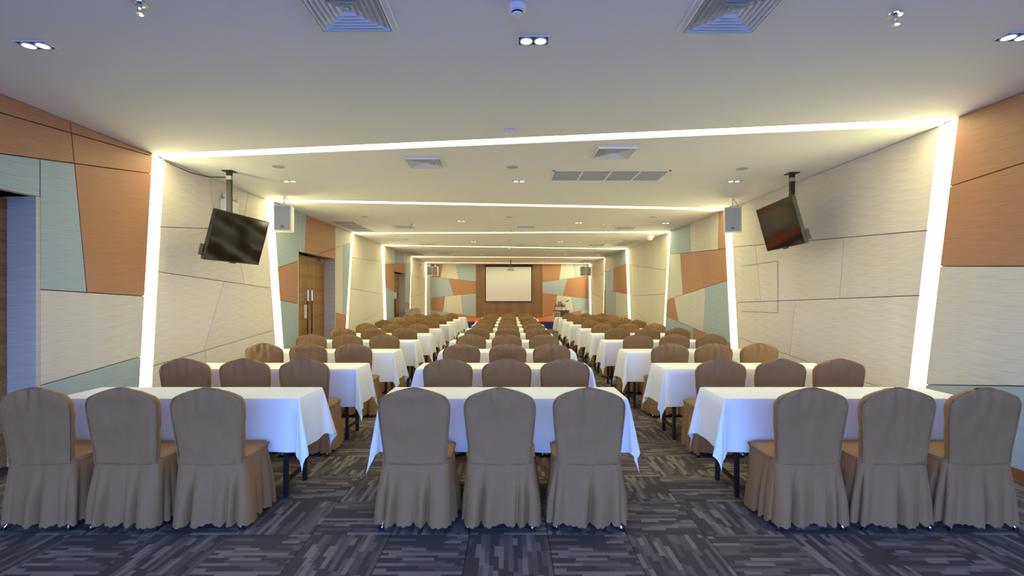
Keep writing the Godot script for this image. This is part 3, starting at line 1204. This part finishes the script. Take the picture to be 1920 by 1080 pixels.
func loudspeaker(x: float, d: float, turn: float, label: String, w := 0.27, h := 0.43, top := 3.02) -> void:
	var t := thing("loudspeaker", label, "loudspeaker", Vector3(x, top - h, -d), turn, "hung loudspeakers")
	var st := begin()
	bevel_box(st, Vector3(0, h / 2.0, 0), Vector3(w, h, 0.24), 0.012)
	obj("cabinet", st, M.speaker_white, t)
	var g := begin()
	bevel_box(g, Vector3(0, h / 2.0, 0.121), Vector3(w - 0.035, h - 0.04, 0.012), 0.005)
	var gr := obj("grille", g, M.speaker_grille, t)
	var lg := begin()
	box(lg, Vector3(0, 0.065, 0.1285), Vector3(0.038, 0.034, 0.004))
	var badge := obj("badge", lg, M.black, gr)
	badge.set_meta("label", "small dark square badge")
	var mk := begin()
	box(mk, Vector3(0, 0.06, 0.131), Vector3(0.022, 0.004, 0.002))
	box(mk, Vector3(-0.004, 0.069, 0.131), Vector3(0.008, 0.009, 0.002))
	box(mk, Vector3(0.007, 0.067, 0.131), Vector3(0.005, 0.005, 0.002))
	obj("mark", mk, M.white_plastic, lg_parent(badge))
	var b := begin()
	box(b, Vector3(0, h + 0.015, 0), Vector3(0.1, 0.03, 0.1))
	tube(b, [Vector3(0, h + 0.02, 0), Vector3(0, CEIL - (top - h), 0)], 0.012, 10)
	lathe(b, Vector3(0, CEIL - (top - h), 0), [[0.05, 0.0], [0.05, -0.008], [0.012, -0.014]], 16)
	obj("bracket", b, M.white_plastic, t)
	var c := begin()
	tube(c, [Vector3(0.01, CEIL - (top - h) - 0.005, -0.02), Vector3(0.05, h + 0.1, -0.04), Vector3(0.085, h + 0.03, -0.06), Vector3(0.09, h - 0.03, -0.1)], 0.004, 6)
	obj("cable", c, M.black, t)

func lg_parent(n: Node) -> Node:
	return n.get_parent()      # marks belong to the grille

func tv(at: Vector3, yaw: float, pitch: float, pole: Vector2, label: String, side: float) -> void:
	var cy := cos(yaw)
	var sy := sin(yaw)
	var xa := Vector3(cy, 0, -sy)
	var ya := Vector3(sy * sin(pitch), cos(pitch), cy * sin(pitch))
	var za := xa.cross(ya)
	var B := Basis(xa, ya, za)
	var t := thing("wall_television", label, "television", Vector3(pole.x, CEIL, -pole.y), 0.0, "pole-hung televisions")
	var o := at - t.position
	var w := 1.1
	var h := 1.1 * 0.575
	var place := func(st: SurfaceTool, c: Vector3, s: Vector3) -> void: box(st, o + B * c, s, B)
	var st := begin()
	place.call(st, Vector3(0, 0, -0.022), Vector3(w, h, 0.035))
	place.call(st, Vector3(0, -0.05, -0.055), Vector3(w * 0.6, h * 0.6, 0.04))
	obj("casing", st, M.tv_case, t)
	var bz := begin()
	for e in [-1.0, 1.0]:
		place.call(bz, Vector3(e * (w / 2.0 - 0.006), 0, -0.002), Vector3(0.012, h, 0.01))
		place.call(bz, Vector3(0, e * (h / 2.0 - 0.006), -0.002), Vector3(w, 0.012, 0.01))
	place.call(bz, Vector3(0, -h / 2.0 - 0.006, -0.01), Vector3(0.12, 0.018, 0.02))
	obj("bezel", bz, M.tv_case, t)
	var sc := begin()
	place.call(sc, Vector3(0, 0, -0.003), Vector3(w - 0.022, h - 0.022, 0.006))
	obj("screen", sc, M.tv_screen, t)
	var bx := begin()
	place.call(bx, Vector3(-side * (w / 2.0 - 0.02), -h / 2.0 + 0.11, -0.06), Vector3(0.05, 0.14, 0.05))
	obj("input_box", bx, M.tv_case, t)
	var pl := begin()
	var low := (o + B * Vector3(0, 0.08, -0.09)).y
	box(pl, Vector3(0, low / 2.0, 0), Vector3(0.06, -low, 0.045))
	box(pl, Vector3(0, -0.005, 0), Vector3(0.14, 0.01, 0.14))
	obj("pole", pl, M.tv_case, t)
	var ar := begin()
	var hub := Vector3(0, low + 0.05, 0)
	var plate := o + B * Vector3(0, 0.05, -0.075)
	tube(ar, [hub, plate], 0.02, 8)
	box(ar, plate, Vector3(0.3, 0.2, 0.02), B)
	obj("mount", ar, M.tv_case, t)
	var cf := begin()
	box(cf, Vector3(0, -0.09, 0), Vector3(0.068, 0.05, 0.053))
	obj("clamp", cf, M.steel, t)

func emergency_light(d: float, y: float, label: String) -> void:
	var t := thing("emergency_light", label, "emergency light", Vector3(-(W + STEP), y, -d), PI / 2.0, "twin-head emergency lights")
	var b := begin()
	bevel_box(b, Vector3(0, 0, 0.04), Vector3(0.36, 0.2, 0.08), 0.008)
	obj("battery_box", b, M.speaker_white, t)
	var g := begin()
	box(g, Vector3(-0.09, 0.05, 0.081), Vector3(0.03, 0.03, 0.004))
	obj("indicator", g, M.green, t)
	for e in [-1.0, 1.0]:
		var l := begin()
		var bs := Basis(Vector3.RIGHT, PI / 2.0)
		lathe(l, Vector3(e * 0.11, 0.15, 0.03), [[0.0, -0.02], [0.03, -0.015], [0.055, 0.03], [0.05, 0.035], [0.045, 0.03]], 16, bs)
		tube(l, [Vector3(e * 0.11, 0.09, 0.03), Vector3(e * 0.11, 0.12, 0.03)], 0.01, 8)
		var hd := obj("lamp_head", l, M.white_plastic, t)
		var ln := begin()
		lathe(ln, Vector3(e * 0.11, 0.15, 0.03), [[0.045, 0.03], [0.02, 0.022], [0.0, 0.02]], 14, bs)
		obj("lens", ln, M.steel, hd)

# ---------------------------------------------------------------- stage end
func build_stage() -> void:
	var x0 := -2.9
	var x1 := 2.6
	var h := 0.336
	var d0 := 22.3
	var t := thing("stage", "low stage with orange carpet top and blue pleated skirt", "stage", Vector3(0, 0, -d0))
	var top := begin()
	bevel_box(top, Vector3((x0 + x1) / 2.0, h - 0.02, -(BACK - d0) / 2.0), Vector3(x1 - x0, 0.04, BACK - d0 - 0.01), 0.006)
	obj("carpet_top", top, M.stage_orange, t)
	var core := begin()
	box(core, Vector3((x0 + x1) / 2.0, (h - 0.04) / 2.0, -(BACK - d0) / 2.0), Vector3(x1 - x0 - 0.06, h - 0.04, BACK - d0 - 0.06))
	obj("platform", core, M.table_wood, t)
	var rows := []
	for i in 5:
		var row := []
		for k in 241:
			var x := lerpf(x0, x1, k / 240.0)
			row.append(Vector3(x, (h - 0.03) * (1.0 - i / 4.0) + 0.004, 0.0 + 0.012 * sin(k * 0.9) * (0.4 + 0.6 * i / 4.0)))
		rows.append(row)
	obj("skirt", grid(rows, false), M.blue_cloth, t)
	# projection screen
	var s0 := wb(909.5, 498)
	var s1 := wb(997.7, 566)
	var ps := thing("projection_screen", "white pull-down projection screen on the wooden stage wall", "screen", Vector3((s0.x + s1.x) / 2.0, s1.y, -(BACK - 0.02)))
	var w := s1.x - s0.x
	var hh := s0.y - s1.y
	var b := begin()
	box(b, Vector3(0, hh / 2.0, -0.004), Vector3(w, hh, 0.006))
	obj("border", b, M.black, ps)
	var f := begin()
	box(f, Vector3(0, hh / 2.0 - 0.02, 0.001), Vector3(w - 0.1, hh - 0.12, 0.006))
	obj("fabric", f, M.screen_white, ps)
	var cs := begin()
	tube(cs, [Vector3(-w / 2.0 - 0.05, hh, 0.03), Vector3(w / 2.0 + 0.05, hh, 0.03)], 0.04, 12)
	obj("case", cs, M.black, ps)
	var wb2 := begin()
	tube(wb2, [Vector3(-w / 2.0, 0.0, 0.004), Vector3(w / 2.0, 0.0, 0.004)], 0.018, 10)
	obj("weight_bar", wb2, M.black, ps)
	# projector
	var pd := 22.7
	var pr := thing("ceiling_projector", "white projector hung from the ceiling on a thin pole", "projector", Vector3(0.06, CEIL, -pd))
	var py := EYE + (VY - 505.5) * pd / F - CEIL
	var bd := begin()
	bevel_box(bd, Vector3(0, py, 0), Vector3(0.36, 0.11, 0.28), 0.02)
	obj("body", bd, M.speaker_white, pr)
	var ln := begin()
	lathe(ln, Vector3(0.0, py, -0.14), [[0.05, 0.0], [0.05, 0.03], [0.035, 0.03], [0.0, 0.02]], 16, Basis(Vector3.RIGHT, -PI / 2.0))
	obj("lens", ln, M.black, pr)
	var vt := begin()
	for i in 5:
		box(vt, Vector3(0.0 - 0.1 + 0.05 * i, py, 0.141), Vector3(0.03, 0.05, 0.004))
	obj("rear_vent", vt, M.black, pr)
	var po := begin()
	tube(po, [Vector3(0, 0, 0), Vector3(0, py + 0.1, 0)], 0.02, 10)
	obj("pole", po, M.dark_wood, pr)
	var sp := begin()
	for e in [[-1, -1], [1, -1], [1, 1], [-1, 1]]:
		tube(sp, [Vector3(0, py + 0.11, 0), Vector3(e[0] * 0.12, py + 0.05, e[1] * 0.1)], 0.008, 6)
	obj("bracket", sp, M.steel, pr)
	# lectern with flowers
	var ld := 20.5
	var lx := (1052.0 - VX) * ld / F
	var lec := thing("lectern", "brown wooden lectern with cream framed front panel before the stage", "lectern", Vector3(lx, 0, -ld))
	var body := begin()
	bevel_box(body, Vector3(0, 0.43, 0), Vector3(0.62, 0.86, 0.42), 0.006)
	obj("body", body, M.dark_wood2, lec)
	var tp := begin()
	bevel_box(tp, Vector3(0, 0.88, 0), Vector3(0.68, 0.035, 0.48), 0.006)
	obj("top", tp, M.dark_wood2, lec)
	var fp := begin()
	for e in [-1.0, 1.0]:
		box(fp, Vector3(-0.2 + e * 0.12, 0.45, 0.22), Vector3(0.035, 0.8, 0.03))
		box(fp, Vector3(-0.2, 0.45 + e * 0.385, 0.22), Vector3(0.27, 0.035, 0.03))
	obj("panel_frame", fp, M.gilt, lec)
	for e in [-1.0, 0.0, 1.0]:
		var bar := begin()
		box(bar, Vector3(-0.2 + e * 0.055, 0.45, 0.218), Vector3(0.018, 0.73, 0.016))
		obj("panel_bar", bar, M.gilt, lec)
	rng.seed = 9
	var fl := thing("flower_arrangement", "pink flower arrangement with dark leaves on the lectern", "flowers", Vector3(lx - 0.06, 0.9, -ld))
	fl.scale = Vector3(1.25, 1.5, 1.2)
	var bowl := begin()
	lathe(bowl, Vector3.ZERO, [[0.0, 0.0], [0.06, 0.0], [0.1, 0.07], [0.09, 0.07], [0.0, 0.05]], 16)
	obj("bowl", bowl, M.white_plastic, fl)
	for i in 34:
		var an := rng.randf() * TAU
		var rad := 0.2 * sqrt(rng.randf())
		var p := Vector3(cos(an) * rad, 0.07 + (0.2 - rad) * 1.0 * rng.randf_range(0.5, 1.1), sin(an) * rad * 0.7)
		var st := begin()
		for k in 6:
			var pb := Basis(Vector3.UP, k * TAU / 6.0 + an) * Basis(Vector3.RIGHT, -0.5)
			var c := p
			var r := 0.055
			face(st, [c, c + pb * Vector3(-0.026, 0.012, r * 0.6), c + pb * Vector3(0, 0.0, r), c + pb * Vector3(0.026, 0.012, r * 0.6)], (pb * Vector3.UP).normalized())
			face(st, [c - Vector3(0, 0.003, 0), c + pb * Vector3(-0.026, 0.008, r * 0.6), c + pb * Vector3(0, -0.004, r), c + pb * Vector3(0.026, 0.008, r * 0.6)], -(pb * Vector3.UP).normalized())
		obj("blossom", st, [M.pink, M.pink2, M.white_plastic][i % 3], fl)
	for i in 16:
		var an := rng.randf() * TAU
		var st := begin()
		var dirv := Vector3(cos(an), rng.randf_range(0.1, 1.0), sin(an) * 0.7).normalized()
		var a := Vector3(0, 0.06, 0) + dirv * 0.06
		var sidev := dirv.cross(Vector3.UP).normalized() * 0.018
		face(st, [a, a + dirv * 0.09 + sidev, a + dirv * 0.19, a + dirv * 0.09 - sidev], sidev.cross(dirv).normalized())
		obj("leaf", st, M.leaf, fl)
	var mic := thing("microphone", "black gooseneck microphone leaning over the lectern flowers", "microphone", Vector3(lx + 0.2, 0.9, -ld + 0.12))
	var mb := begin()
	lathe(mb, Vector3.ZERO, [[0.0, 0.0], [0.05, 0.0], [0.05, 0.015], [0.0, 0.02]], 14)
	obj("base", mb, M.black, mic)
	var gn := begin()
	tube(gn, [Vector3(0, 0.01, 0), Vector3(-0.02, 0.15, 0), Vector3(-0.06, 0.28, 0.0), Vector3(0.0, 0.35, 0)], 0.006, 8)
	obj("gooseneck", gn, M.black, mic)
	var mh := begin()
	tube(mh, [Vector3(0.0, 0.35, 0), Vector3(0.11, 0.42, 0)], 0.02, 10)
	obj("mic_head", mh, M.black, mic)
	# lilac easy chairs along the door-side wall
	var spots := [[-3.6, 18.9], [-3.6, 19.75], [-3.6, 20.6]]
	for i in 3:
		var ac := thing("armchair", "lilac grey low armchair by the door-side wall, %s from the stage" % ["third", "second", "first"][i], "armchair", Vector3(spots[i][0], 0, -spots[i][1]), PI / 2.0 - 0.25, "lilac armchairs")
		var se := begin()
		bevel_box(se, Vector3(0, 0.33, 0), Vector3(0.62, 0.2, 0.6), 0.03)
		obj("seat", se, M.lilac, ac)
		var bk := begin()
		var bb := Basis(Vector3.RIGHT, -0.3)
		box(bk, Vector3(0, 0.68, -0.33), Vector3(0.62, 0.6, 0.12), bb)
		obj("backrest", bk, M.lilac, ac)
		for e in [-1.0, 1.0]:
			var am := begin()
			bevel_box(am, Vector3(e * 0.34, 0.42, -0.02), Vector3(0.08, 0.4, 0.58), 0.02)
			obj("arm", am, M.lilac, ac)
			for z in [-0.25, 0.25]:
				var lg := begin()
				tube(lg, [Vector3(e * 0.29, 0.0, z), Vector3(e * 0.27, 0.25, z)], 0.018, 8)
				obj("leg", lg, M.black, ac)

func build_fittings() -> void:
	for p in [[-0.94, 2.81], [1.3, 2.83], [-1.05, 6.08], [1.21, 5.65], [-2.54, 11.75], [0.39, 11.75], [2.84, 11.95], [-2.6, 15.66], [0.3, 15.66], [2.87, 16.0], [-2.6, 19.5], [0.25, 19.5], [2.8, 19.7], [-2.65, 23.4], [0.3, 23.4], [2.8, 23.4]]:
		diffuser(p[0], p[1])
	return_grille(1.37, 6.77, 1.55, 0.56, true)
	return_grille(-3.76, 11.8, 0.5, 1.75, false)
	return_grille(3.72, 15.5, 0.5, 1.75, false)
	return_grille(-3.76, 19.35, 0.5, 1.75, false)
	return_grille(3.72, 23.4, 0.5, 1.75, false)
	for p in [[-3.15, 3.24], [0.157, 3.18], [3.26, 3.135], [-3.2, 7.1], [0.14, 7.09], [3.27, 7.09], [-1.07, 10.9], [1.59, 11.16], [3.6, 11.2], [-3.5, 15.05], [-1.11, 15.1], [1.58, 15.1], [-1.1, 19.5], [1.58, 19.5], [3.6, 19.8], [-1.2, 23.8], [1.54, 23.8]]:
		downlight(p[0], p[1])
	for p in [[-2.99, 6.3], [0.04, 6.32], [3.06, 6.4], [-3.06, 10.3], [0.0, 10.35], [3.04, 10.35], [-3.07, 14.5], [0.0, 14.65], [3.05, 14.6]]:
		ceiling_speaker(p[0], p[1])
	for p in [[-2.11, 2.78], [2.29, 2.89], [-2.26, 11.4], [2.23, 11.4], [0.03, 12.6], [-2.25, 15.1], [2.2, 15.1], [0.0, 16.9], [-2.25, 19.3], [2.2, 19.3]]:
		sprinkler(p[0], p[1])
	# smoke detector
	var sm := thing("smoke_detector", "round white smoke detector over the open floor behind the chairs", "smoke detector", Vector3(0.046, CEIL, -2.81))
	var a := begin()
	lathe(a, Vector3.ZERO, [[0.05, 0.0], [0.05, -0.015], [0.047, -0.03], [0.034, -0.036]], 28)
	obj("base", a, M.white_plastic, sm)
	var b := begin()
	lathe(b, Vector3.ZERO, [[0.03, -0.03], [0.03, -0.045], [0.0, -0.045]], 24)
	obj("chamber", b, M.black, sm)
	var c := begin()
	lathe(c, Vector3.ZERO, [[0.03, -0.043], [0.034, -0.046], [0.03, -0.056], [0.0, -0.058]], 24)
	obj("cap", c, M.white_plastic, sm)
	# small sensor on the first light frame
	var bs := thing("motion_sensor", "small white box sensor on the ceiling beside the first light frame", "sensor", Vector3(0.0, CEIL, -4.93))
	var q := begin()
	bevel_box(q, Vector3(0, -0.012, 0), Vector3(0.11, 0.024, 0.12), 0.004)
	obj("housing", q, M.white_plastic, bs)
	var q2 := begin()
	box(q2, Vector3(0, -0.026, 0.03), Vector3(0.02, 0.006, 0.02))
	obj("lens", q2, M.filter, bs)
	# dome camera
	var dc := thing("dome_camera", "white dome camera on the ceiling beside the doorless wall", "camera", Vector3(3.93, CEIL, -13.6))
	var e := begin()
	lathe(e, Vector3.ZERO, [[0.12, 0.0], [0.12, -0.03], [0.1, -0.045]], 24)
	obj("mount", e, M.white_plastic, dc)
	var f := begin()
	lathe(f, Vector3.ZERO, [[0.1, -0.045], [0.085, -0.09], [0.05, -0.125], [0.0, -0.135]], 24)
	obj("dome", f, M.white_plastic, dc)
	loudspeaker(-3.77, 8.15, 0.22, "white loudspeaker hung from the ceiling by the door-side hung screen")
	loudspeaker(3.82, 8.33, -0.4, "white loudspeaker hung from the ceiling by the doorless-side hung screen")
	loudspeaker(-4.02, 24.55, 0.08, "white loudspeaker of the hung pair by the stage, wall side, door side", 0.26, 0.46, 2.98)
	loudspeaker(-3.73, 24.55, 0.0, "white loudspeaker of the hung pair by the stage, inner side, door side", 0.26, 0.46, 2.98)
	loudspeaker(4.03, 24.85, -0.08, "white loudspeaker of the hung pair by the stage, wall side, doorless side", 0.26, 0.46, 2.98)
	loudspeaker(3.74, 24.85, 0.0, "white loudspeaker of the hung pair by the stage, inner side, doorless side", 0.26, 0.46, 2.98)
	tv(Vector3(-3.566, 2.264, -6.427), 1.479, 0.265, Vector2(-3.76, 6.54), "black flat television on a ceiling pole by the door-side wall, tilted down", 1.0)
	tv(Vector3(3.674, 2.476, -6.641), -1.669, 0.259, Vector2(3.86, 6.65), "black flat television on a ceiling pole by the doorless wall, tilted down", -1.0)
	emergency_light(7.3, 2.84, "white twin-head emergency light on the wall behind the hung television")
	emergency_light(23.0, 2.83, "white twin-head emergency light on the wall close to the stage")
	# cable from the light frame to the television pole
	var cb := begin()
	tube(cb, [Vector3(-4.17, 3.17, -5.78), Vector3(-4.12, 3.12, -5.95), Vector3(-4.02, 3.07, -6.15), Vector3(-3.9, 3.06, -6.33), Vector3(-3.79, 3.1, -6.5)], 0.006, 8)
	tag(obj("power_cable", cb, M.black), "black cable sagging from the light frame to the television pole", "cable")

# ---------------------------------------------------------------- materials
func build_materials() -> void:
	var streak := noise_tex(0.03, 0.90, 1.0, 3)
	var wood := noise_tex(0.02, 0.62, 1.0, 8)
	var weave := noise_tex(0.12, 0.86, 1.0, 5)
	var gs := Vector3(0.35, 9.0, 0.35)
	M.beige = grained(rgb(228, 218, 206), streak, gs)
	M.beige2 = grained(rgb(224, 214, 202), streak, Vector3(0.4, 8.0, 0.43))
	M.cream = grained(rgb(212, 205, 194), streak, gs)
	M.orange = grained(rgb(179, 127, 95), streak, gs)
	M.sage = grained(rgb(166, 181, 188), streak, gs)
	M.wood = grained(rgb(152, 117, 76), wood, gs, 0.5)
	M.jamb = grained(rgb(196, 186, 172), streak, gs)
	M.door = grained(rgb(190, 140, 76), wood, Vector3(0.8, 10.0, 0.8), 0.45)
	M.door2 = grained(rgb(172, 124, 64), wood, Vector3(0.8, 10.0, 0.8), 0.45)
	M.core = mat(rgb(70, 50, 36), 0.9)
	M.skirt_wood = mat(rgb(128, 84, 48), 0.5)
	M.dark_wood = mat(rgb(84, 48, 28), 0.4)
	M.dark_wood2 = grained(rgb(120, 72, 40), wood, gs, 0.4)
	M.ceiling = mat(rgb(226, 225, 222), 0.92)
	M.carpet_joint = mat(rgb(40, 34, 32), 0.95)
	M.warm = Color(1.0, 0.98, 0.74)
	M.strip_energy = 3.1
	M.cool = Color(0.93, 0.96, 1.0)
	M.spot_energy = 0.7
	M.led = glow(M.warm, 5.0)
	M.lamp = glow(Color(0.95, 0.97, 1.0), 5.0)
	for k in ["fabric", "fabric_skirt"]:
		var m := mat(rgb(155, 115, 70), 0.75)
		m.albedo_texture = weave
		m.uv1_triplanar = true
		m.uv1_scale = Vector3(3, 3, 3)
		m.rim_enabled = true
		m.rim = 0.25
		m.rim_tint = 0.6
		M[k] = m
	M.piping = mat(rgb(138, 104, 66), 0.7)
	M.cloth = mat(rgb(240, 240, 240), 0.85)
	M.table_wood = mat(rgb(120, 92, 66), 0.6)
	M.black = mat(rgb(22, 22, 24), 0.45)
	M.chrome = mat(rgb(215, 216, 220), 0.18, 1.0)
	M.steel = mat(rgb(170, 172, 174), 0.35, 0.8)
	M.white_plastic = mat(rgb(232, 232, 230), 0.5)
	M.vent_white = mat(rgb(226, 226, 222), 0.6)
	M.filter = mat(rgb(166, 168, 164), 0.9)
	M.filter_slat = mat(rgb(186, 188, 184), 0.8)
	M.speaker_white = mat(rgb(226, 224, 216), 0.55)
	M.speaker_grille = mat(rgb(176, 178, 178), 0.8)
	M.tv_case = mat(rgb(18, 18, 19), 0.4)
	M.tv_screen = mat(rgb(8, 8, 9), 0.08)
	M.screen_white = mat(rgb(206, 208, 212), 0.9)
	M.stage_orange = mat(rgb(190, 92, 52), 0.9)
	M.blue_cloth = mat(rgb(44, 54, 116), 0.8)
	M.gilt = mat(rgb(224, 206, 160), 0.5)
	M.pink = mat(rgb(222, 150, 168), 0.8)
	M.pink2 = mat(rgb(236, 190, 200), 0.8)
	M.leaf = mat(rgb(44, 66, 38), 0.7)
	M.lilac = mat(rgb(160, 140, 150), 0.85)
	M.green = mat(rgb(60, 140, 70), 0.5)
	M.glass = mat(Color(0.9, 0.95, 1.0, 0.06), 0.02)
	M.glass.transparency = BaseMaterial3D.TRANSPARENCY_ALPHA

func _ready() -> void:
	# camera
	var cam := Camera3D.new()
	cam.name = "camera"
	add_child(cam)
	cam.position = Vector3(0, EYE, 0)
	cam.near = 0.1
	cam.far = 200.0
	cam.projection = Camera3D.PROJECTION_FRUSTUM
	cam.size = 0.1 * 1080.0 / F
	cam.frustum_offset = Vector2((960.0 - VX) / F, (VY - 540.0) / F) * 0.1
	cam.current = true
	# sky seen through the glazed wall behind the viewer
	var env := Environment.new()
	env.background_mode = Environment.BG_SKY
	var sky := Sky.new()
	var sm := ProceduralSkyMaterial.new()
	sm.sky_top_color = Color(0.42, 0.58, 0.95)
	sm.sky_horizon_color = Color(0.57, 0.72, 1.0)
	sm.ground_horizon_color = Color(0.52, 0.66, 0.98)
	sm.ground_bottom_color = Color(0.4, 0.52, 0.82)
	sm.sky_energy_multiplier = 3.4
	sm.ground_energy_multiplier = 2.6
	sm.sun_angle_max = 0.0
	sky.sky_material = sm
	env.sky = sky
	env.tonemap_mode = Environment.TONE_MAPPER_LINEAR
	env.tonemap_exposure = 1.0
	env.sdfgi_enabled = true
	env.ssao_enabled = true
	env.ssil_enabled = true
	var we := WorldEnvironment.new()
	we.name = "environment"
	we.environment = env
	add_child(we)

	build_materials()
	for q in [[296, 360, 276, 720], [507, 380, 524, 620], [661.8, 438, 651.8, 613], [719, 462, 723.3, 600], [772.2, 485.5, 769.3, 586.7], [799.5, 497, 799.3, 580]]:
		strips[-1].append(strip_line(wl(q[0], q[1]), wl(q[2], q[3])))
	for q in [[1759.5, 360, 1717, 720], [1364, 435.5, 1373.3, 620], [1254.4, 435.5, 1244.4, 619], [1174.4, 467.8, 1179.3, 599], [1133.3, 484.4, 1130.7, 590], [1105, 500, 1106.5, 590]]:
		strips[1].append(strip_line(wr(q[0], q[1]), wr(q[2], q[3])))
	build_floor()
	build_ceiling()
	build_walls()
	build_window_wall()
	for i in 6:
		led_frame(i)
	build_stage()
	build_seating()
	build_fittings()
